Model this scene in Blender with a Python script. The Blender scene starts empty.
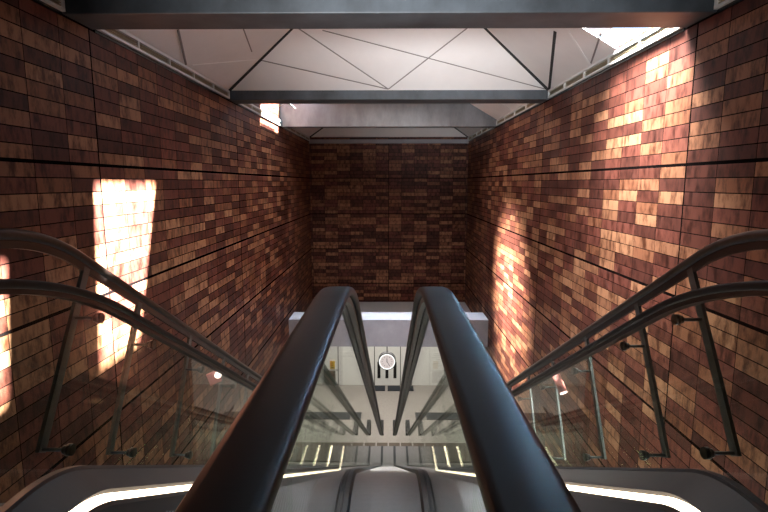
import bpy, math, random
from math import sin, cos, tan, pi, radians as R_
random.seed(4)
sc = bpy.context.scene
COL = sc.collection
ZC = 7.5                      # eye height above the lower hall floor; heights below are written relative to the eye
RISE = 6.08
SLOPE = R_(30.6)
T30 = tan(SLOPE)
W = 2.3                       # half width of the shaft

# ------------------------------------------------------------------ node helpers
def new_mat(name):
    m = bpy.data.materials.new(name); m.use_nodes = True
    nt = m.node_tree; nt.nodes.clear()
    return m, nt
def N(nt, typ, **kw):
    n = nt.nodes.new(typ)
    for k, v in kw.items():
        if k == 'ins':
            for kk, vv in v.items(): n.inputs[kk].default_value = vv
        else: setattr(n, k, v)
    return n
def L(nt, a, b): nt.links.new(a, b)
def math_node(nt, op, a, b=None, c=None):
    n = nt.nodes.new('ShaderNodeMath'); n.operation = op
    for i, v in enumerate((a, b, c)):
        if v is None: continue
        if isinstance(v, (int, float)): n.inputs[i].default_value = v
        else: L(nt, v, n.inputs[i])
    return n.outputs[0]
def c4(c): return (c[0], c[1], c[2], 1)
def out(nt, shader):
    o = N(nt, 'ShaderNodeOutputMaterial'); L(nt, shader, o.inputs['Surface'])

def simple(name, col, rough=.5, metal=0, noise=0, nscale=8, bump=0, stretch=(1, 1, 1), spec=.5, col2=None):
    m, nt = new_mat(name)
    p = N(nt, 'ShaderNodeBsdfPrincipled', ins={'Base Color': c4(col), 'Roughness': rough, 'Metallic': metal, 'Specular IOR Level': spec})
    if noise or bump or col2:
        tc = N(nt, 'ShaderNodeTexCoord'); mp = N(nt, 'ShaderNodeMapping'); mp.inputs['Scale'].default_value = stretch
        L(nt, tc.outputs['Object'], mp.inputs['Vector'])
        nz = N(nt, 'ShaderNodeTexNoise', ins={'Scale': nscale, 'Detail': 6, 'Roughness': .65})
        L(nt, mp.outputs[0], nz.inputs['Vector'])
        rp = N(nt, 'ShaderNodeValToRGB')
        lo = col2 if col2 else tuple(c * (1 - noise) for c in col)
        hi = col if col2 else tuple(min(1, c * (1 + noise)) for c in col)
        rp.color_ramp.elements[0].position = .3; rp.color_ramp.elements[0].color = c4(lo)
        rp.color_ramp.elements[1].position = .7; rp.color_ramp.elements[1].color = c4(hi)
        L(nt, nz.outputs[0], rp.inputs[0]); L(nt, rp.outputs[0], p.inputs['Base Color'])
        if bump:
            b = N(nt, 'ShaderNodeBump', ins={'Strength': bump, 'Distance': .01})
            L(nt, nz.outputs[0], b.inputs['Height']); L(nt, b.outputs[0], p.inputs['Normal'])
    out(nt, p.outputs[0]); return m

def emit(name, col, s):
    m, nt = new_mat(name)
    e = N(nt, 'ShaderNodeEmission', ins={'Color': c4(col), 'Strength': s}); out(nt, e.outputs[0]); return m

def glass_mat(name, tint=(.93, .97, .94), ior=1.5):
    m, nt = new_mat(name)
    t = N(nt, 'ShaderNodeBsdfTransparent', ins={'Color': c4(tint)})
    g = N(nt, 'ShaderNodeBsdfGlossy', ins={'Roughness': 0.0, 'Color': (1, 1, 1, 1)})
    ge = N(nt, 'ShaderNodeNewGeometry'); d = N(nt, 'ShaderNodeVectorMath', operation='DOT_PRODUCT')
    L(nt, ge.outputs['Normal'], d.inputs[0]); L(nt, ge.outputs['Incoming'], d.inputs[1])
    k = math_node(nt, 'SUBTRACT', 1, math_node(nt, 'ABSOLUTE', d.outputs['Value']))
    f0 = ((ior - 1) / (ior + 1)) ** 2
    f = math_node(nt, 'MULTIPLY_ADD', math_node(nt, 'POWER', k, 5), 1 - f0, f0)     # Schlick reflectance, the same on both faces of the pane
    x = N(nt, 'ShaderNodeMixShader'); L(nt, f, x.inputs[0]); L(nt, t.outputs[0], x.inputs[1]); L(nt, g.outputs[0], x.inputs[2])
    out(nt, x.outputs[0]); return m

def brick_mat(name, axis, a0, pa, b0, pb, na=10, nb=10, seed=0):
    """glazed long tiles in stack bond with open dark joints; every na columns / nb rows a wide panel joint"""
    m, nt = new_mat(name)
    tc = N(nt, 'ShaderNodeTexCoord'); sp = N(nt, 'ShaderNodeSeparateXYZ'); L(nt, tc.outputs['Object'], sp.inputs[0])
    a = math_node(nt, 'DIVIDE', math_node(nt, 'SUBTRACT', sp.outputs[axis], a0), pa)
    b = math_node(nt, 'DIVIDE', math_node(nt, 'SUBTRACT', sp.outputs['Z'], b0), pb)
    ca, cb = math_node(nt, 'FLOOR', a), math_node(nt, 'FLOOR', b)
    fa, fb = math_node(nt, 'FRACT', a), math_node(nt, 'FRACT', b)
    cv = N(nt, 'ShaderNodeCombineXYZ'); L(nt, ca, cv.inputs[0]); L(nt, cb, cv.inputs[1]); cv.inputs[2].default_value = seed
    wn = N(nt, 'ShaderNodeTexWhiteNoise', noise_dimensions='3D'); L(nt, cv.outputs[0], wn.inputs['Vector'])
    rp = N(nt, 'ShaderNodeValToRGB'); rp.color_ramp.interpolation = 'CONSTANT'
    cols = [(0, (.062, .019, .013)), (.15, (.105, .032, .022)), (.30, (.076, .023, .015)), (.44, (.13, .042, .028)), (.54, (.20, .090, .048)), (.72, (.27, .132, .071)), (.88, (.165, .066, .034))]
    els = rp.color_ramp.elements
    els[0].position, els[0].color = cols[0][0], c4(cols[0][1]); els[1].position, els[1].color = cols[1][0], c4(cols[1][1])
    for pos, c in cols[2:]:
        e = els.new(pos); e.color = c4(c)
    L(nt, wn.outputs['Value'], rp.inputs[0])
    # burn marks: cloudy, vertically drawn, strongest on the pale tiles
    off = N(nt, 'ShaderNodeVectorMath', operation='ADD'); L(nt, tc.outputs['Object'], off.inputs[0])
    sc_ = N(nt, 'ShaderNodeVectorMath', operation='SCALE'); L(nt, wn.outputs['Color'], sc_.inputs[0]); sc_.inputs['Scale'].default_value = 9
    L(nt, sc_.outputs[0], off.inputs[1])
    mp = N(nt, 'ShaderNodeMapping'); mp.inputs['Scale'].default_value = (1.5, 1.5, .55); L(nt, off.outputs[0], mp.inputs['Vector'])
    nz = N(nt, 'ShaderNodeTexNoise', ins={'Scale': 9, 'Detail': 7, 'Roughness': .7}); L(nt, mp.outputs[0], nz.inputs['Vector'])
    r2 = N(nt, 'ShaderNodeValToRGB'); r2.color_ramp.elements[0].position = .36; r2.color_ramp.elements[0].color = (.25, .17, .14, 1)
    r2.color_ramp.elements[1].position = .55; r2.color_ramp.elements[1].color = (1.05, 1.05, 1.05, 1); L(nt, nz.outputs[0], r2.inputs[0])
    mul = N(nt, 'ShaderNodeMixRGB', blend_type='MULTIPLY', ins={'Fac': 1}); L(nt, rp.outputs[0], mul.inputs[1]); L(nt, r2.outputs[0], mul.inputs[2])
    # joints
    def edge(f, c, n, period, thin, wide):
        d = math_node(nt, 'MULTIPLY', math_node(nt, 'MINIMUM', f, math_node(nt, 'SUBTRACT', 1, f)), period)   # metres to the nearest joint
        near = math_node(nt, 'ADD', c, math_node(nt, 'GREATER_THAN', f, .5))
        md = math_node(nt, 'FLOORED_MODULO', near, n)
        isw = math_node(nt, 'LESS_THAN', md, .5)
        wdt = math_node(nt, 'MULTIPLY_ADD', isw, wide - thin, thin)
        return math_node(nt, 'LESS_THAN', d, wdt)
    j = math_node(nt, 'MAXIMUM', edge(fa, ca, na, pa, .0030, .0085), edge(fb, cb, nb, pb, .0036, .0125))
    mx = N(nt, 'ShaderNodeMixRGB', ins={'Color2': (.004, .003, .003, 1)}); L(nt, j, mx.inputs[0]); L(nt, mul.outputs[0], mx.inputs[1])
    p = N(nt, 'ShaderNodeBsdfPrincipled'); L(nt, math_node(nt, 'MULTIPLY_ADD', j, -.22, .22), p.inputs['Specular IOR Level'])
    L(nt, mx.outputs[0], p.inputs['Base Color'])
    ro = math_node(nt, 'MULTIPLY_ADD', nz.outputs[0], .25, .36); L(nt, math_node(nt, 'MAXIMUM', ro, j), p.inputs['Roughness'])
    h = math_node(nt, 'SUBTRACT', math_node(nt, 'MULTIPLY', nz.outputs[0], .15), j)
    bp = N(nt, 'ShaderNodeBump', ins={'Strength': .35, 'Distance': .006}); L(nt, h, bp.inputs['Height']); L(nt, bp.outputs[0], p.inputs['Normal'])
    out(nt, p.outputs[0]); return m

def grooved(name, col, scale, axis=0, rough=.4, metal=.6):
    m, nt = new_mat(name)
    tc = N(nt, 'ShaderNodeTexCoord'); sp = N(nt, 'ShaderNodeSeparateXYZ'); L(nt, tc.outputs['Object'], sp.inputs[0])
    f = math_node(nt, 'FRACT', math_node(nt, 'MULTIPLY', sp.outputs[axis], scale))
    g = math_node(nt, 'LESS_THAN', f, .42)
    mx = N(nt, 'ShaderNodeMixRGB', ins={'Color1': c4(col), 'Color2': c4(tuple(c * .35 for c in col))}); L(nt, g, mx.inputs[0])
    p = N(nt, 'ShaderNodeBsdfPrincipled', ins={'Roughness': rough, 'Metallic': metal}); L(nt, mx.outputs[0], p.inputs['Base Color'])
    b = N(nt, 'ShaderNodeBump', ins={'Strength': .4, 'Distance': .004}, invert=True); L(nt, g, b.inputs['Height']); L(nt, b.outputs[0], p.inputs['Normal'])
    out(nt, p.outputs[0]); return m

M = {}
M['brick_side'] = brick_mat('glazed brick tile side', 'Y', 4.07, .375, ZC + .14, .104, seed=1)
M['brick_other'] = brick_mat('glazed brick tile opposite', 'Y', 3.97, .372, ZC + .14, .104, seed=5)
M['brick_end'] = brick_mat('glazed brick tile end', 'X', 0.0, .375, ZC + .14, .104, na=1000, seed=9)
M['concrete'] = simple('weathered concrete', (.135, .14, .15), .6, noise=.45, nscale=2.2, bump=.15, stretch=(1.2, 1, .5))
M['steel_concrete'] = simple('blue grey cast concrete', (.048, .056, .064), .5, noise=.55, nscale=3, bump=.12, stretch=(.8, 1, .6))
M['ledge'] = simple('smooth grey ledge concrete', (.30, .30, .325), .7, noise=.15, nscale=2)
M['ceiling'] = simple('off white ceiling membrane', (.78, .76, .74), .6, noise=.03, nscale=3)
M['seam'] = simple('dark ceiling seam', (.02, .02, .02), .8)
M['seam_white'] = simple('white ceiling seam', (.85, .84, .82), .5)
M['seam_grey'] = simple('grey ceiling seam', (.22, .20, .19), .7)
M['roof'] = simple('roof slab concrete', (.25, .25, .25), .8)
M['floor_up'] = simple('dark landing floor', (.10, .095, .09), .6, noise=.2)
M['floor_low'] = simple('beige terrazzo hall floor', (.36, .325, .29), .35, noise=.12, nscale=14)
M['white_wall'] = simple('white enamel wall', (.76, .76, .72), .45, noise=.03)
M['green_wall'] = simple('grey green wall', (.11, .135, .105), .5, noise=.08)
M['hall_ceiling'] = simple('hall ceiling', (.5, .5, .5), .7)
M['joint'] = simple('panel joint', (.10, .10, .09), .6)
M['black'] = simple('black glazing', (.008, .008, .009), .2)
M['dark_metal'] = simple('dark bronze metal', (.035, .03, .028), .38, .7)
M['rail'] = simple('brown steel top rail', (.055, .04, .033), .36, .7, noise=.15, nscale=30)
M['post'] = simple('dark green grey painted steel post', (.065, .072, .07), .45, .15)
M['knob'] = simple('blackened steel fixing', (.04, .04, .04), .28, .8)
M['rubber'] = simple('black handrail rubber', (.005, .005, .006), .42, 0, spec=.2)
M['guide'] = simple('grey aluminium guide', (.15, .145, .135), .4, .6)
M['gasket'] = simple('blue black glazing gasket', (.028, .033, .04), .42)
M['deck'] = simple('matte grey brushed steel deck', (.24, .23, .232), .5, .25, noise=.04, nscale=40)
M['inner_deck'] = simple('grey steel inner deck', (.23, .228, .235), .42, .4, noise=.05, nscale=30)
M['outer_deck'] = simple('dark steel outer cladding', (.040, .037, .037), .6, .1)
M['skirt'] = simple('dark skirt panel', (.045, .04, .038), .4, .5)
M['step'] = grooved('ribbed aluminium step tread', (.22, .22, .235), 60)
M['riser'] = simple('step riser', (.16, .16, .17), .45, .6)
M['bronze'] = simple('brown metal plate', (.12, .09, .065), .5, .3)
M['comb'] = grooved('comb plate', (.55, .55, .55), 45)
M['glass'] = glass_mat('balustrade glass', ior=1.32)
M['led'] = emit('warm white lit strip', (1, .80, .58), 7)
M['vent'] = simple('pale grey vent frame', (.74, .75, .73), .4, .3)
M['vent_dark'] = simple('vent cavity', (.05, .042, .03), .8)
M['slat'] = simple('brass toned louvre', (.40, .34, .22), .45, .4)
M['clock_case'] = simple('dark clock case', (.025, .023, .022), .35, .5)
M['clock_face'] = emit('backlit clock face', (.95, .82, .78), .72)
M['clock_ring'] = emit('bright clock ring', (1, 1, .98), 1.5)
M['ink'] = simple('dark ink', (.03, .03, .03), .6)
M['pale_ink'] = simple('pale grey printing', (.45, .45, .42), .6)
M['yellow'] = simple('yellow sign', (.55, .36, .03), .5)
M['red'] = simple('red sign', (.40, .05, .04), .5)
M['poster'] = simple('brown poster', (.12, .085, .06), .5, noise=.6, nscale=6)
M['grating'] = simple('dark floor grating', (.05, .05, .05), .6, noise=.4, nscale=40)
M['mat'] = simple('blue black floor mat', (.015, .02, .028), .7)
M['pink'] = simple('salmon red reflection', (.72, .24, .21), .35)  # reflected pink put into a surface colour
M['glow'] = emit('lamp lens', (1, .78, .72), 4)  # glowing spot of the modelled reflections
M['trim'] = simple('pale stone trim', (.62, .58, .5), .5)

# ------------------------------------------------------------------ mesh helpers
def wloc(o):
    x = y = z = 0
    while o: x += o.location.x; y += o.location.y; z += o.location.z; o = o.parent
    return x, y, z
class MB:
    """collects shapes (heights relative to the eye) and links them as one mesh object"""
    def __init__(s): s.v = []; s.f = []; s.sm = []
    def add(s, vs, fs, smooth=False):
        k = len(s.v); s.v += vs; s.f += [tuple(i + k for i in f) for f in fs]; s.sm += [smooth] * len(fs); return s
    def box(s, x0, x1, y0, y1, z0, z1):
        v = [(x, y, z) for x in (x0, x1) for y in (y0, y1) for z in (z0, z1)]
        return s.add(v, [(0, 1, 3, 2), (4, 6, 7, 5), (0, 4, 5, 1), (2, 3, 7, 6), (0, 2, 6, 4), (1, 5, 7, 3)])
    def bar(s, a, b, w, h, up=(0, 0, 1)):
        from mathutils import Vector as V
        a, b, up = V(a), V(b), V(up); t = (b - a).normalized(); r = t.cross(up).normalized(); u = r.cross(t).normalized()
        v = [tuple(p + r * (w / 2 * i) + u * (h / 2 * j)) for p in (a, b) for i, j in ((-1, -1), (1, -1), (1, 1), (-1, 1))]
        return s.add(v, [(3, 2, 1, 0), (4, 5, 6, 7), (0, 1, 5, 4), (1, 2, 6, 5), (2, 3, 7, 6), (3, 0, 4, 7)])
    def cyl(s, a, b, r, n=14, r2=None):
        from mathutils import Vector as V
        a, b = V(a), V(b); r2 = r if r2 is None else r2; t = (b - a).normalized()
        x = t.cross(V((0, 0, 1)) if abs(t.z) < .9 else V((1, 0, 0))).normalized(); y = t.cross(x)
        v = [tuple(p + (x * cos(2 * pi * i / n) + y * sin(2 * pi * i / n)) * q) for p, q in ((a, r), (b, r2)) for i in range(n)]
        s.add(v, [(i, (i + 1) % n, n + (i + 1) % n, n + i) for i in range(n)], True)
        k = len(s.v) - 2 * n
        s.f += [tuple(k + i for i in reversed(range(n))), tuple(k + n + i for i in range(n))]; s.sm += [False, False]; return s
    def ring(s, c, r0, r1, y0, y1, n=32):     # a ring facing -y
        v = []
        for i in range(n):
            a = 2 * pi * i / n
            for r, y in ((r0, y0), (r1, y0), (r1, y1), (r0, y1)): v.append((c[0] + r * cos(a), y, c[2] + r * sin(a)))
        f = []
        for i in range(n):
            j = (i + 1) % n
            for k in range(4): f.append((4 * i + k, 4 * i + (k + 1) % 4, 4 * j + (k + 1) % 4, 4 * j + k))
        return s.add(v, f)
    def sweep(s, path, prof, smooth=False):
        """path: (y, z) list; prof: closed (x, n) list, n measured along the path's normal"""
        n = len(prof); v = []
        for i, (y, z) in enumerate(path):
            a, b = path[max(0, i - 1)], path[min(len(path) - 1, i + 1)]
            ty, tz = b[0] - a[0], b[1] - a[1]; l = math.hypot(ty, tz); ty, tz = ty / l, tz / l
            for px, pn in prof: v.append((px, y - tz * pn, z + ty * pn))
        f = [(i * n + k, i * n + (k + 1) % n, (i + 1) * n + (k + 1) % n, (i + 1) * n + k) for i in range(len(path) - 1) for k in range(n)]
        s.add(v, f, smooth)
        k = len(s.v) - len(v); e = k + (len(path) - 1) * n
        s.f += [tuple(k + i for i in reversed(range(n))), tuple(e + i for i in range(n))]; s.sm += [False, False]; return s
    def slab(s, pts, t, nrm):
        """a polygon with thickness t along nrm"""
        n = len(pts); v = list(pts) + [tuple(p[i] + nrm[i] * t for i in range(3)) for p in pts]
        return s.add(v, [tuple(range(n)), tuple(reversed(range(n, 2 * n)))] + [(i, n + i, n + (i + 1) % n, (i + 1) % n) for i in range(n)])
    def build(s, name, mat, parent=None, bevel=0):
        me = bpy.data.meshes.new(name); lx, ly, lz = wloc(parent) if parent else (0, 0, 0)
        me.from_pydata([(x - lx, y - ly, z + ZC - lz) for x, y, z in s.v], [], s.f); me.validate()
        import bmesh
        bm = bmesh.new(); bm.from_mesh(me); bmesh.ops.recalc_face_normals(bm, faces=bm.faces); bm.to_mesh(me); bm.free()
        for p, q in zip(me.polygons, s.sm): p.use_smooth = q
        o = bpy.data.objects.new(name, me); COL.objects.link(o)
        if mat is not None: me.materials.append(M[mat] if isinstance(mat, str) else mat)
        if parent: o.parent = parent
        if bevel:
            b = o.modifiers.new('edge', 'BEVEL'); b.width = bevel; b.segments = 2; b.limit_method = 'ANGLE'
        return o
def tag(o, label, cat, group=None, kind=None):
    o['label'] = label; o['category'] = cat
    if group: o['group'] = group
    if kind: o['kind'] = kind
    return o
def empty(name, x, y, z):
    o = bpy.data.objects.new(name, None); o.location = (x, y, z + ZC); o.empty_display_size = .2; COL.objects.link(o); return o

def path(z0, yb, R, ya, ye, newel=0):
    """horizontal at z0, bends down 30 degrees at yb, flattens out RISE lower"""
    pts = []
    if newel:
        for i in range(0, 9):
            a = -pi / 2 - pi * i / 8
            pts.append((ya + newel * cos(a), z0 - newel + newel * sin(a)))
    else: pts.append((ya, z0))
    y1 = yb - R * tan(SLOPE / 2); n = 14
    if y1 - ya > .5: pts.append(((ya + y1) / 2, z0))
    for i in range(n + 1):
        f = SLOPE * i / n; pts.append((y1 + R * sin(f), z0 - R * (1 - cos(f))))
    yl = yb + RISE / T30; zl = z0 - RISE; y2 = yl + R * tan(SLOPE / 2)
    a, b = pts[-1], (y2 - R * sin(SLOPE), zl + R * (1 - cos(SLOPE)))
    for i in range(1, 8): pts.append((a[0] + (b[0] - a[0]) * i / 8, a[1] + (b[1] - a[1]) * i / 8))
    for i in range(n + 1):
        f = SLOPE * (n - i) / n; pts.append((y2 - R * sin(f), zl + R * (1 - cos(f))))
    if newel:
        for i in range(0, 9):
            a = pi / 2 - pi * i / 8
            pts.append((ye + newel * cos(a), zl - newel + newel * sin(a)))
    else: pts.append((ye, zl))
    return pts
def zat(pts, y):
    for (a, za), (b, zb) in zip(pts, pts[1:]):
        if a <= y <= b and b > a: return za + (zb - za) * (y - a) / (b - a)
    return pts[0][1] if y < pts[0][0] else pts[-1][1]

YA, YE = -.75, 13.05
# ------------------------------------------------------------------ SETTING
XR0 = W + .25
def struct(o, label, cat): return tag(o, label, cat, kind='structure')
w = MB().box(-W - .25, -W, -3.5, 15.1, -3.76, 2.25).box(-W - .25, -W, -3.5, 12.6, -7.5, -3.76)
struct(w.build('wall_left', 'brick_side'), 'brown glazed brick wall with the sharp white sun patch', 'wall')
w = MB().box(W, W + .25, -3.5, 4.12, -3.76, 2.25).box(W, W + .25, 4.12, 7.47, -3.76, 1.35).box(W, W + .25, 7.47, 15.1, -3.76, 2.25).box(W, W + .25, -3.5, 12.6, -7.5, -3.76)
struct(w.build('wall_right', 'brick_other'), 'brown glazed brick wall with soft light falling from the skylight edge', 'wall')
w = MB().box(-W, W, 14.9, 15.1, -3.55, 2.25)
struct(w.build('wall_far', 'brick_end'), 'dark brick end wall at the bottom of the shaft behind the concrete ledge', 'wall')
struct(MB().box(-XR0, XR0, -3.75, -3.5, -1.75, 2.03).build('wall_rear_blocker', 'brick_end'), 'unseen brick wall added behind the upper landing to keep daylight out', 'wall')  # unseen wall added to shut out light from behind
# upper landing
f = MB().box(-W, W, -3.5, 1.55, -1.75, -1.44)
struct(f.build('floor_upper', 'floor_up'), 'dark floor of the upper landing around the escalator heads', 'floor')
for s in (-1, 1):
    sl = MB().sweep(path(-1.46, 2.02, .4, 1.55, 13.0), [(s * 1.50, 0), (s * 2.3, 0), (s * 2.3, -.25), (s * 1.50, -.25)])
    struct(sl.build('trim_1' if s < 0 else 'trim_2', 'floor_up'),
           'dark sloping infill between escalator and the sunlit brick wall' if s < 0 else 'dark sloping infill between escalator and the brick wall opposite the sun patch', 'infill')
# lower hall
f = MB().box(-7, 7, 9.5, 18.2, -7.7, -7.5)
struct(f.build('floor_lower', 'floor_low'), 'beige stone floor of the lower hall beyond the escalators', 'floor')
struct(MB().box(-7, 7, 12.02, 18.2, -3.76, -3.56).build('ceiling_lower', 'hall_ceiling'), 'pale ceiling over the lower hall behind the concrete ledge', 'ceiling')
BY = 18.05
def backx(x): return x * .9814
wb = MB().box(-7, backx(-2.45), BY, BY + .15, -7.5, -3.76).box(backx(-1.74), 7, BY, BY + .15, -7.5, -3.76)
wb = wb.build('wall_back', 'white_wall'); struct(wb, 'white panelled wall across the lower hall behind the clock', 'wall')
j = MB()
for x in (-.53, .454, 1.551, -3.4, 2.9):
    j.box(backx(x) - .016, backx(x) + .016, BY - .004, BY + .01, -7.5, -4.2)
j.box(backx(1.551), backx(2.9), BY - .004, BY + .01, -6.93, -6.905)
j.build('panel_joint', 'joint', wb)
gw = MB().box(backx(-2.45), backx(-1.74), BY - .04, BY + .15, -7.5, -3.76)
gw = struct(gw.build('wall_bay', 'green_wall'), 'grey green wall bay at the edge of the white hall wall', 'wall')
MB().box(backx(-1.96), backx(-1.74), BY - .07, BY - .04, -7.5, -3.76).build('pilaster', 'joint', gw)
for s, nm in ((-1, 'wall_hall_left'), (1, 'wall_hall_right')):
    struct(MB().box(min(s * 4.6, s * 4.75), max(s * 4.6, s * 4.75), 12.6, 18.2, -7.5, -3.56).build(nm, 'brick_side'),
           'brick end wall of the lower hall past the grey green bay' if s < 0 else 'brick end wall of the lower hall past the brown poster', 'wall')
struct(MB().box(-7, -W - .25, 12.35, 12.6, -7.5, -3.56).box(W + .25, 7, 12.35, 12.6, -7.5, -3.56).build('wall_hall_front', 'white_wall'),
       'white hall wall beside the foot of the shaft', 'wall')
struct(MB().box(-7, backx(-1.9), BY - .03, BY, -7.5, -7.42).build('baseboard_back', 'trim'), 'pale skirting strip along the foot of the hall wall', 'skirting')
# concrete ledge across the shaft
lg = MB().box(-W, W, 11.3, 12.0, -3.76, -3.12)
struct(lg.build('lintel', 'ledge'), 'wide grey concrete ledge crossing the shaft above the clock', 'ledge')
# vertical narrow windows
for i, (x0, x1, z0, z1) in enumerate([(-.418, -.305, -7.36, -6.72), (-.114, .0, -7.36, -7.04), (.19, .305, -7.36, -6.72)]):
    wn = MB().box(backx(x0), backx(x1), BY - .02, BY, z0 * .9814, z1 * .9814)
    struct(wn.build('window_%d' % (i + 1), 'black'), ['tall narrow black window under the clock, nearer the grey green bay',
           'short narrow black window directly under the clock', 'tall narrow black window under the clock, nearer the brown poster'][i], 'window')
# ceiling beams
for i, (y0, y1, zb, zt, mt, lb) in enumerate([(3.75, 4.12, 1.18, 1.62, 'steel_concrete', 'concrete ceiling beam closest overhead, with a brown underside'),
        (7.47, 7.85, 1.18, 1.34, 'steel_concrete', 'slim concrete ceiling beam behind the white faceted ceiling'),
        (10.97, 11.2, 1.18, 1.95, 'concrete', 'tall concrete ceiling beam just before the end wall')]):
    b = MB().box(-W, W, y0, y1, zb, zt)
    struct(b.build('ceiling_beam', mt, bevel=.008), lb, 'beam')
# metal cap along the end wall
struct(MB().box(-W, W, 14.84, 14.9, 1.13, 1.24).build('trim_3', 'ledge'), 'grey metal strip capping the dark end wall', 'trim')

# unseen roof slab above the ceiling, its cut-outs shaped to place the sun patches
ZR = 1.97
SD = (1 / 1.1, .25, 1.0)       # towards the sun
Q1 = [(-.50, 4.475), (-.50, 5.54), (.85, 5.36), (.85, 4.74)]
Q2 = [(-.07, 3.2), (-.07, 3.60), (.72, 3.70), (.72, 3.35)]
def roof_with_hole(mb, x0, x1, y0, y1, q, z0, z1):
    o = [(x0, y0), (x0, y1), (x1, y1), (x1, y0)]
    for i in range(4):
        k = (i + 1) % 4
        pts = [o[i], o[k], q[k], q[i]]
        v = [(a, b, z0) for a, b in pts] + [(a, b, z1) for a, b in pts]
        mb.add(v, [(0, 1, 2, 3), (7, 6, 5, 4), (0, 4, 5, 1), (1, 5, 6, 2), (2, 6, 7, 3), (3, 7, 4, 0)])
rf = MB()
XR = W + .25
roof_with_hole(rf, -1.3, 1.3, 4.2, 7.0, Q1, ZR, ZR + .06)
roof_with_hole(rf, -XR, XR, .5, 3.93, Q2, ZR, ZR + .06)
rf.box(-XR, XR, -3.5, .5, ZR, ZR + .06)
rf.box(-XR, -1.3, 3.93, 7.6, ZR, ZR + .06).box(1.3, 2.88, 3.93, 7.6, ZR, ZR + .06)  # overhang added to keep the sun out of the side opening
rf.box(-1.3, 1.3, 3.93, 4.2, ZR, ZR + .06).box(-1.3, 1.3, 7.0, 7.6, ZR, ZR + .06)
rf.box(-1.4, XR, 7.6, 11.1, ZR, ZR + .06).box(-XR, -1.4, 7.6, 9.5, ZR, ZR + .06).box(-XR, XR, 11.1, 15.1, ZR, ZR + .06)
rf = struct(rf.build('roof', 'roof'), 'unseen concrete roof slab over the shaft, cut to shape the sun patches', 'roof')
MB().bar((-.55, 4.86, ZR + .04), (.85, 5.02, ZR + .04), .02, .02).build('skylight_bar', 'dark_metal', rf)  # unseen bar added to cast the slanted band in the sun patch

# faceted ceilings
def facets(y0, y1, ty0, ty1, tx, zt, left_open=False, right_open=False):
    out_ = {}
    A, B = (-2.3, y0, 1.31), (2.3, y0, 1.31); Cc, D = (2.3, y1, 1.31), (-2.3, y1, 1.31)
    a, b, c, d = (-tx, ty0, zt), (tx, ty0, zt), (tx, ty1, zt), (-tx, ty1, zt)
    up = (0, 0, 1)
    out_['far'] = [D, Cc, c, d]; out_['near'] = [A, B, b, a]; out_['left'] = [A, D, d, a]; out_['right'] = [B, Cc, c, b]
    return out_
def seam(mb, a, b, wd, nrm):
    dz = -.004
    mb.bar((a[0], a[1], a[2] + dz), (b[0], b[1], b[2] + dz), wd, .006, nrm)
NF, NL, NRt = (0, -.6, -.8), (.5, 0, -.87), (-.5, 0, -.87)
cl = empty('ceiling', 0, 5.8, 1.31); struct(cl, 'white faceted ceiling between the two nearest concrete beams', 'ceiling')
fc = facets(4.12, 7.47, 4.40, 6.62, 1.15, 1.96)
MB().slab(fc['far'], .02, (0, 0, 1)).build('end_facet', 'ceiling', cl)
MB().slab(fc['near'], .02, (0, 0, 1)).build('near_facet', 'ceiling', cl)
MB().slab(fc['left'], .02, (0, 0, 1)).build('side_facet', 'ceiling', cl)
MB().slab([(2.3, 5.3, 1.31), (2.3, 7.47, 1.31), (1.15, 6.62, 1.96), (1.15, 5.3, 1.96)], .02, (0, 0, 1)).build('side_facet', 'ceiling', cl)
s1 = MB()
for s in (-1, 1): seam(s1, (s * 2.28, 7.47, 1.31), (s * 1.15, 6.62, 1.96), .04, (s * .3, -.6, -.8))
seam(s1, (2.28, 7.45, 1.315), (1.78, 5.69, 1.602), .035, NRt)
s1.build('hip_seam', 'seam', cl)
s2 = MB()
m2 = (0, 7.45, 1.325)
seam(s2, m2, (-1.14, 6.66, 1.93), .014, NF); seam(s2, m2, (1.0, 6.66, 1.93), .014, NF)
seam(s2, m2, (-1.712, 7.05, 1.632), .014, NF); seam(s2, (2.25, 7.46, 1.32), (-.83, 6.69, 1.907), .012, NF)
seam(s2, (-2.27, 5.90, 1.318), (-2.02, 5.10, 1.462), .022, NL); seam(s2, (-1.712, 6.62, 1.634), (-1.55, 5.5, 1.73), .014, NL)
seam(s2, (2.26, 5.90, 1.325), (2.06, 5.16, 1.44), .018, NRt)
s2.build('panel_seam', 'seam_grey', cl)
s3 = MB(); seam(s3, (2.26, 5.94, 1.325), (1.86, 5.5, 1.55), .022, NRt); seam(s3, (-2.24, 6.0, 1.335), (-1.75, 6.96, 1.617), .014, NL)
s3.build('pale_seam', 'seam_white', cl)
cl = empty('ceiling', 0, 9.4, 1.31); struct(cl, 'faceted ceiling bay before the tall concrete beam, open to bright sky at one side', 'ceiling')
fc = facets(7.85, 10.97, 8.5, 10.3, .9, 1.96)
for k, nm in (('near', 'near_facet'), ('right', 'side_facet')): MB().slab(fc[k], .02, (0, 0, 1)).build(nm, 'ceiling', cl)
MB().slab([(-2.28, 7.85, 1.31), (-2.28, 8.5, 1.31), (-.9, 8.5, 1.96)], .02, (0, 0, 1)).build('side_facet', 'ceiling', cl)
s1 = MB(); seam(s1, (-1.9, 8.5, 1.5), (-1.9, 10.6, 1.5), .03, NL); seam(s1, (-2.2, 9.7, 1.35), (-1.0, 9.7, 1.9), .03, NL); s1.build('skylight_bar', 'vent', cl)
s2 = MB(); seam(s2, (2.26, 9.6, 1.325), (.95, 8.6, 1.94), .02, NRt); s2.build('pale_seam', 'seam_white', cl)
cl = empty('ceiling', 0, 13, 1.31); struct(cl, 'shadowed ceiling bay between the tall concrete beam and the end wall', 'ceiling')
fc = facets(11.2, 14.88, 12.0, 14.0, 1.1, 1.96)
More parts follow.
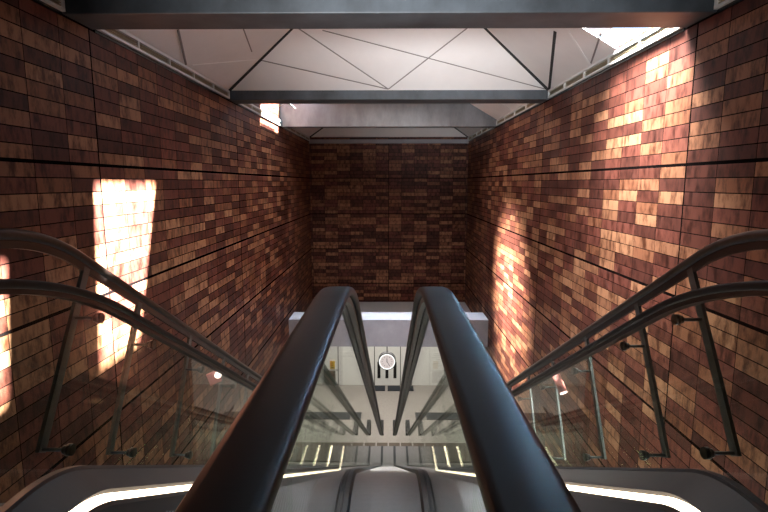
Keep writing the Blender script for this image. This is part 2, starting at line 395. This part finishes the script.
for k, nm in (('far', 'end_facet'), ('near', 'near_facet'), ('right', 'side_facet'), ('left', 'side_facet')): MB().slab(fc[k], .02, (0, 0, 1)).build(nm, 'ceiling', cl)
s1 = MB()
for s in (-1, 1): seam(s1, (s * 2.28, 14.87, 1.31), (s * 1.1, 14.0, 1.96), .04, (s * .3, -.6, -.8))
s1.build('hip_seam', 'seam', cl)

# ------------------------------------------------------------------ VENTS along the wall tops
bays = [(1.0, 3.74, 'over the upper landing'), (4.14, 7.45, 'beside the white ceiling'), (7.87, 10.95, 'between slim and tall beam'), (11.22, 14.82, 'near the end wall')]
for s in (-1, 1):
    wall = 'sunlit wall' if s < 0 else 'softly lit wall'
    for (y0, y1, where) in bays:
        r = empty('vent_grille', s * W, (y0 + y1) / 2, 1.19)
        tag(r, 'pale vent grille %s, %s' % (where, 'above the sun patch wall' if s < 0 else 'above the wall opposite the sun patch'), 'vent', 'vent grilles along the wall tops')
        def X(a, b): return (s * W - a, s * W - b) if s > 0 else (s * W + b, s * W + a)
        fr = MB(); a, b = X(.035, .0); fr.box(min(a, b), max(a, b), y0, y1, 1.192, 1.212).box(min(a, b), max(a, b), y0, y1, 1.276, 1.302)
        n = max(3, round((y1 - y0) / .73)); st = (y1 - y0) / n
        for q in range(n + 1):
            yy = min(max(y0 + q * st, y0 + .012), y1 - .012); fr.box(min(a, b), max(a, b), yy - .012, yy + .012, 1.212, 1.276)
        fr.build('frame', 'vent', r)
        sl = MB(); a, b = X(.026, .004)
        for z in (1.222, 1.240, 1.258): sl.box(min(a, b), max(a, b), y0 + .03, y1 - .03, z, z + .006)
        sl.build('louvre', 'slat', r)
        a, b = X(.006, .0); MB().box(min(a, b), max(a, b), y0 + .02, y1 - .02, 1.212, 1.276).build('backing', 'vent_dark', r)
        a, b = X(.010, .0); MB().box(min(a, b), max(a, b), y0, y1, 1.165, 1.192).build('shadow_strip', 'black', r)  # solid black strip drawn for the shade under the frame

# ------------------------------------------------------------------ ESCALATORS
def handrail_profile(xc, hw):
    p = [(-hw, -.017), (-hw * .97, -.010), (-hw * .88, -.0042), (-hw * .66, -.0012), (0, 0), (hw * .66, -.0012), (hw * .88, -.0042), (hw * .97, -.010), (hw, -.017), (hw * .95, -.031), (hw * .8, -.037), (hw * .55, -.037), (hw * .55, -.030), (-hw * .55, -.030), (-hw * .55, -.037), (-hw * .8, -.037), (-hw * .95, -.031)]
    return [(xc + a, b) for a, b in p]
def shift(prof, s): return [(s * a, b) for a, b in prof]
def glass_strip(xc, base, hand, y0, y1, cuts):
    mb = MB(); t = .005
    ys = sorted(set([round(p[0], 4) for p in base + hand if y0 < p[0] < y1] + [y0, y1]))
    edges = [y0] + [c for c in cuts if y0 < c < y1] + [y1]
    for a, b in zip(edges, edges[1:]):
        yy = [a + .002] + [y for y in ys if a + .01 < y < b - .01] + [b - .002]
        v = []
        for y in yy:
            zb, zt = zat(base, y) - .02, zat(hand, y) - .036
            v += [(xc - t, y, zb), (xc + t, y, zb), (xc + t, y, zt), (xc - t, y, zt)]
        f = [(4 * i + k, 4 * i + (k + 1) % 4, 4 * i + 4 + (k + 1) % 4, 4 * i + 4 + k) for i in range(len(yy) - 1) for k in range(4)]
        e = 4 * (len(yy) - 1); f += [(3, 2, 1, 0), (e, e + 1, e + 2, e + 3)]
        mb.add(v, f)
    return mb
HI = path(-.36, 2.02, 1.6, YA, YE, newel=.22); HIs = path(-.36, 2.02, 1.6, YA - .1, YE + .1)
HO = path(-.30, 2.02, 2.57, YA, YE, newel=.22); HOs = path(-.30, 2.02, 2.57, YA - .1, YE + .1)
BI = path(-1.31, 2.12, .9, YA - .35, YE + .35)
BO = path(-1.21, 1.995, .8, YA - .35, YE + .35)
SK = path(-1.29, 1.915, .8, YA - .35, YE + .35)
ST = path(-1.43, 1.74, .4, 0, 14)
CUTS = [.9, 3.4, 4.6, 5.8, 7.0, 8.2, 9.4, 10.6, 11.6]
DI, DO = .18, 1.42
for s in (-1, 1):
    e = empty('escalator', s * .8, 1.6, -1.44)
    tag(e, 'escalator running down beside the brick wall with the sun patch' if s < 0 else 'escalator running down beside the brick wall opposite the sun patch', 'escalator', 'pair of escalators going down the shaft')
    # inner balustrade
    h = MB().sweep(HI, shift(handrail_profile(DI, .053), s), True).build('handrail', 'rubber', e); h['label'] = 'thick black inner handrail next to the middle deck'
    MB().sweep(HIs, shift([(DI - .03, -.037), (DI - .008, -.037), (DI - .008, -.062), (DI - .03, -.062)], s)).sweep(HIs, shift([(DI + .008, -.037), (DI + .03, -.037), (DI + .03, -.062), (DI + .008, -.062)], s)).build('handrail_guide', 'guide', e)
    glass_strip(s * DI, BI, HIs, YA, YE, CUTS).build('glass_panel', 'glass', e)
    MB().sweep(BI, shift([(DI - .034, 0), (DI - .026, .022), (DI - .006, .022), (DI - .004, .008), (DI + .004, .008), (DI + .006, .022), (DI + .026, .022), (DI + .034, 0), (DI + .034, -.03), (DI - .034, -.03)], s)).build('base_gasket', 'gasket', e)
    MB().sweep(BI, shift([(DI + .034, 0), (.325, -.02), (.325, -.05), (DI + .034, -.03)], s)).build('inner_deck', 'inner_deck', e)
    MB().sweep(BI, shift([(.315, -.04), (.325, -.04), (.325, -.42), (.315, -.42)], s)).build('skirt_panel', 'skirt', e)
    # outer balustrade
    h = MB().sweep(HO, shift(handrail_profile(DO, .04), s), True).build('handrail', 'rubber', e); h['label'] = 'thin looking black outer handrail next to the brick wall'
    MB().sweep(HOs, shift([(DO - .025, -.037), (DO + .025, -.037), (DO + .025, -.058), (DO - .025, -.058)], s)).build('handrail_guide', 'dark_metal', e)
    glass_strip(s * DO, BO, HOs, YA, YE, CUTS).build('glass_panel', 'glass', e)
    MB().sweep(BO, shift([(DO - .022, 0), (DO - .018, .012), (DO + .016, .012), (DO + .02, 0), (DO + .02, -.35), (DO - .022, -.03)], s)).build('base_gasket', 'gasket', e)
    MB().sweep(BO, shift([(1.26, -.085), (1.40, -.002), (1.40, -.02), (1.27, -.11)], s)).build('outer_deck', 'outer_deck', e)
    MB().sweep(SK, shift([(1.228, -.018), (1.262, .006), (1.272, -.016), (1.238, -.040)], s)).build('light_strip', 'led', e)
    MB().sweep(SK, shift([(1.210, -.04), (1.226, -.022), (1.238, -.04), (1.222, -.36), (1.210, -.36)], s)).build('skirt_panel', 'skirt', e)
    # landings and steps
    x0, x1 = sorted((s * .325, s * 1.215))
    MB().box(x0, x1, -1.0, 1.58, -1.46, -1.425).build('landing_plate', 'comb', e)
    cb = MB().box(x0, x1, 1.58, 1.66, -1.45, -1.42)
    for i in range(40):
        xx = x0 + (x1 - x0) * (i + .5) / 40; cb.box(xx - .006, xx + .006, 1.66, 1.74, -1.44, -1.422)
    cb.build('comb_plate', 'comb', e)
    tr = MB().box(x0, x1, -.2, .2, -.035, 0); y = 1.74; k = 0; me_t = None
    while y < 13.0:
        z = zat(ST, y + .2)
        if me_t is None:
            o = MB().box(x0, x1, y, y + .398, z - .05, z).build('step', 'step', e); me_t = (o, y, z)
            rr = MB().box(x0, x1, y + .37, y + .396, z - .30, z - .05).build('riser', 'riser', o)
        else:
            o = me_t[0].copy(); COL.objects.link(o); o.parent = e
            o.location = (0, y - me_t[1], z - me_t[2])
            r2 = rr.copy(); COL.objects.link(r2); r2.parent = o
        y += .4
    xa, xb = sorted((s * .02, s * 1.5)); MB().box(xa, xb, 12.75, 13.75, -7.50, -7.47).build('lower_landing_plate', 'bronze', e)
md = MB().sweep(path(-1.305, 2.12, .9, YA - .35, YE + .35), [(-.145, 0), (-.06, .004), (.06, .004), (.145, 0), (.145, -.04), (-.145, -.04)])
md = struct(md.build('trim_4', 'deck'), 'narrow matte grey metal deck between the two thick black handrails', 'deck')

# ------------------------------------------------------------------ GUARD RAILS by the walls
RB = 1.57
RP = path(-.20, 2.25, 1.2, -1.5, 13.6)
for s in (-1, 1):
    r = empty('guard_rail', s * RB, 2.2, -1.44)
    tag(r, 'brown steel guard rail on slanting posts before the wall with the sun patch' if s < 0 else 'brown steel guard rail on slanting posts before the wall opposite the sun patch', 'railing', 'guard rails along the walls')
    pr = [(RB + .024 * cos(2 * pi * i / 14), .024 * sin(2 * pi * i / 14)) for i in range(14)]
    MB().sweep(RP, shift(pr, s), True).build('top_rail', 'rail', r)
    MB().sweep(RP, shift([(RB - .008, -.024), (RB + .008, -.024), (RB + .008, -.06), (RB - .008, -.06)], s)).build('rail_fin', 'dark_metal', r)
    ys = [2.585, 3.11] + [3.11 + .765 * i for i in range(1, 13)]
    for y in ys:
        zt = zat(RP, y) - .04; dy, dz = -sin(SLOPE), -cos(SLOPE); ln = .90
        top = (s * RB, y, zt); bot = (s * RB, y + dy * ln, zt + dz * ln)
        p = MB().bar(top, bot, .018, .05, (0, cos(SLOPE), -sin(SLOPE))).build('post', 'post', r)
        for q in (.30, .985):
            a = (s * RB, y + dy * ln * q, zt + dz * ln * q)
            so = MB().cyl(a, (s * (DO + .045), a[1], a[2]), .0085, 10).build('standoff', 'post', p)
            MB().cyl((s * (DO + .006), a[1], a[2]), (s * (DO + .03), a[1], a[2]), .027, 18).cyl((s * (DO + .032), a[1], a[2]), (s * (DO + .046), a[1], a[2]), .02, 18).build('glass_clamp', 'knob', so)

# pink reflections in the glass, modelled as small red objects
t = empty('red_reflection_plate', -1.53, 4.26, -1.71)
tag(t, 'small salmon red square plate with a lamp imitating a reflection under the black handrail', 'sign')
u, v = (.80, .45, .28), (-.27, -.10, .95)
c = (-1.535, 4.26, -1.71)
MB().slab([tuple(c[i] + .055 * (a * u[i] + b * v[i]) for i in range(3)) for a, b in ((-1, -1), (1, -1), (1, 1), (-1, 1))], .012, (-.45, .85, 0)).build('plate', 'pink', t)
MB().cyl((-1.490, 4.235, -1.665), (-1.486, 4.215, -1.672), .028).build('reflection_glow', 'glow', t)
t = empty('red_reflection_tube', 1.53, 4.3, -1.70)
tag(t, 'small salmon red cylinder lamp imitating a reflection under the black handrail', 'glow')
MB().cyl((1.51, 4.36, -1.70), (1.555, 4.26, -1.83), .036, 18).build('tube_body', 'pink', t)
MB().cyl((1.555, 4.26, -1.83), (1.559, 4.253, -1.84), .032, 18).build('reflection_glow', 'glow', t)

# ------------------------------------------------------------------ LOWER HALL THINGS
ck = empty('station_clock', -.03, 13.0, -3.76); tag(ck, 'round white backlit station clock hanging from the hall ceiling', 'clock')
c = (-.035, 13.0, -4.73)
MB().ring(c, .195, .235, 12.96, 13.14, 40).build('case', 'clock_case', ck)
MB().ring(c, .19, .212, 12.945, 12.965, 40).build('rim', 'clock_ring', ck)
MB().cyl((c[0], 12.975, c[2]), (c[0], 13.12, c[2]), .2, 40).build('dial', 'clock_face', ck)
MB().cyl((c[0], 13.05, -3.76), (c[0], 13.05, c[2] + .22), .014, 10).build('hanger', 'clock_case', ck)
hm = MB()
for i in range(12):
    a = pi * i / 6; hm.bar((c[0] + .115 * sin(a), 12.97, c[2] + .115 * cos(a)), (c[0] + .145 * sin(a), 12.97, c[2] + .145 * cos(a)), .010, .006, (0, 1, 0))
hm.build('hour_marks', 'ink', ck)
MB().bar((c[0], 12.965, c[2] - .02), (c[0] - .004, 12.965, c[2] + .09), .016, .006, (0, 1, 0)).build('hour_hand', 'ink', ck)
MB().bar((c[0] - .01, 12.96, c[2] + .02), (c[0] + .07, 12.96, c[2] - .115), .011, .006, (0, 1, 0)).build('minute_hand', 'ink', ck)
def flat(name, mat, x0, x1, z0, z1, label, cat, t=.02):
    return tag(MB().box(backx(x0), backx(x1), BY - t, BY, z0 * .9814, z1 * .9814).build(name, mat), label, cat)
flat('poster', 'poster', 1.66, 2.05, -7.55, -7.08, 'dark brown poster low on the white hall wall', 'poster')
o = flat('notice_sign', 'yellow', 1.68, 1.86, -7.0, -6.69, 'small yellow notice on the white hall wall above the poster', 'sign')
b = MB()
for i in range(3): b.box(backx(1.72), backx(1.82), BY - .024, BY - .02, (-6.96 + .09 * i) * .9814, (-6.93 + .09 * i) * .9814)
b.build('print', 'ink', o)
o = tag(MB().box(backx(-2.22), backx(-2.0), BY - .06, BY - .04, -6.75, -6.48).build('notice_sign', 'yellow'), 'yellow and red plate imitating a glass reflection on the grey green wall bay', 'sign')  # plate added where the glass mirrors the other yellow notice
MB().box(backx(-2.22), backx(-2.12), BY - .064, BY - .06, -6.75, -6.48).build('red_field', 'red', o)
o = flat('route_map', 'white_wall', -1.70, -1.2, -6.92, -6.33, 'white panel with faint printed lines beside the grey green bay', 'map', .015)
b = MB()
for i in range(7): b.box(backx(-1.66), backx(-1.66 + .42 * (0.5 + .5 * ((i * 37) % 10) / 10)), BY - .018, BY - .015, (-6.87 + .08 * i) * .9814, (-6.855 + .08 * i) * .9814)
b.build('print', 'pale_ink', o)
o = flat('wall_notice', 'white_wall', .98, 1.48, -6.62, -6.30, 'white panel with faint printed lines on the hall wall, clock side of the poster', 'notice', .015)
b = MB().box(backx(1.02), backx(1.44), BY - .018, BY - .015, -6.38, -6.365).box(backx(1.05), backx(1.25), BY - .018, BY - .015, -6.30, -6.29).box(backx(1.05), backx(1.3), BY - .018, BY - .015, -6.24, -6.232)
b.build('print', 'pale_ink', o)
for s in (-1, 1):
    g = MB().box(min(s * .53, s * 2.55), max(s * .53, s * 2.55), 15.25, 15.75, -7.5, -7.485)
    tag(g.build('floor_grating', 'grating'), 'wide dark grating in the hall floor past the escalator by the sun patch wall' if s < 0 else 'wide dark grating in the hall floor past the escalator opposite the sun patch', 'grating', 'floor gratings past the escalators')
    x0, x1 = (-.57, -.12) if s < 0 else (-.03, .43)
    g = MB().box(x0, x1, 17.5, 17.93, -7.5, -7.47)
    tag(g.build('floor_mat', 'mat'), 'blue black floor mat under the clock, nearer the grey green bay' if s < 0 else 'blue black floor mat under the clock, nearer the brown poster', 'mat', 'floor mats under the clock')

# ------------------------------------------------------------------ LIGHT
from mathutils import Vector
wd = bpy.data.worlds.new('sky'); sc.world = wd; wd.use_nodes = True
bg = wd.node_tree.nodes['Background']; bg.inputs[0].default_value = (.50, .73, 1, 1); bg.inputs[1].default_value = 5
def sun(name, toward, strength, angle, col):
    l = bpy.data.lights.new(name, 'SUN'); l.energy = strength; l.angle = R_(angle); l.color = col
    o = bpy.data.objects.new(name, l); o.rotation_euler = Vector(toward).to_track_quat('Z', 'Y').to_euler(); o.location = (4, 6, ZC + 8); COL.objects.link(o)
def area(name, loc, target, sx, sy, power, col, spread=180):
    l = bpy.data.lights.new(name, 'AREA'); l.shape = 'RECTANGLE'; l.size = sx; l.size_y = sy; l.energy = power; l.color = col; l.spread = R_(spread)
    o = bpy.data.objects.new(name, l); p = Vector((loc[0], loc[1], loc[2] + ZC)); q = Vector((target[0], target[1], target[2] + ZC))
    o.location = p; o.rotation_euler = (p - q).to_track_quat('Z', 'Y').to_euler(); COL.objects.link(o)
sun('sun', SD, 300, 1.5, (1, .96, .92))
area('daylight_over_wall', (2.12, 4.72, 1.92), (2.16, 4.85, -1), .28, 1.1, 680, (1, .97, .94), 90)
area('daylight_far_skylight', (-1.9, 10.4, 2.4), (2.3, 9.5, -1.7), .5, .9, 560, (1, .92, .85), 28)
area('ceiling_fill', (-1.2, -3.2, -.7), (.9, 7, 2.0), 1.2, 1.2, 40, (.95, .97, 1), 30)  # added fill behind the landing, aimed up at the ceiling facets
area('skylight_blue', (2.6, 4.75, 1.75), (.25, .9, -.34), 1.0, .5, 40, (.34, .66, 1), 30)
area('daylight_near_bay', (.3, 5.6, 1.94), (.3, 5.9, -2), 1.6, 1.4, 115, (1, .97, .95), 122)
area('daylight_second_bay', (0, 9.4, 1.94), (0, 9.4, -2), 1.6, 1.4, 95, (1, .95, .91), 150)
area('daylight_over_ledge', (0, 12.0, 1.30), (0, 11.65, -3.1), 4.3, .2, 30, (.75, .86, 1), 20)
area('daylight_mid_bay', (0, 9.2, 1.9), (0, 11.3, -3.5), 1.6, .4, 14, (.80, .88, 1), 30)
area('hall_lamp', (0, 15, -3.85), (0, 15, -7), 6, 3, 215, (1, .96, .90))

# ------------------------------------------------------------------ CAMERA
cam = bpy.data.cameras.new('camera'); cam.sensor_width = 36; cam.lens = 505 / 768 * 36; cam.clip_start = .02
co = bpy.data.objects.new('camera', cam); COL.objects.link(co)
co.location = (.012, 0, ZC); co.rotation_euler = (R_(90) - math.atan(73 / 505), 0, math.atan(5 / 505)); sc.camera = co
sc.view_settings.view_transform = 'Standard'; sc.view_settings.look = 'None'; sc.view_settings.gamma = 1; sc.view_settings.exposure = 0
sc.cycles.transparent_max_bounces = 24; sc.cycles.max_bounces = 10; sc.cycles.sample_clamp_indirect = 6
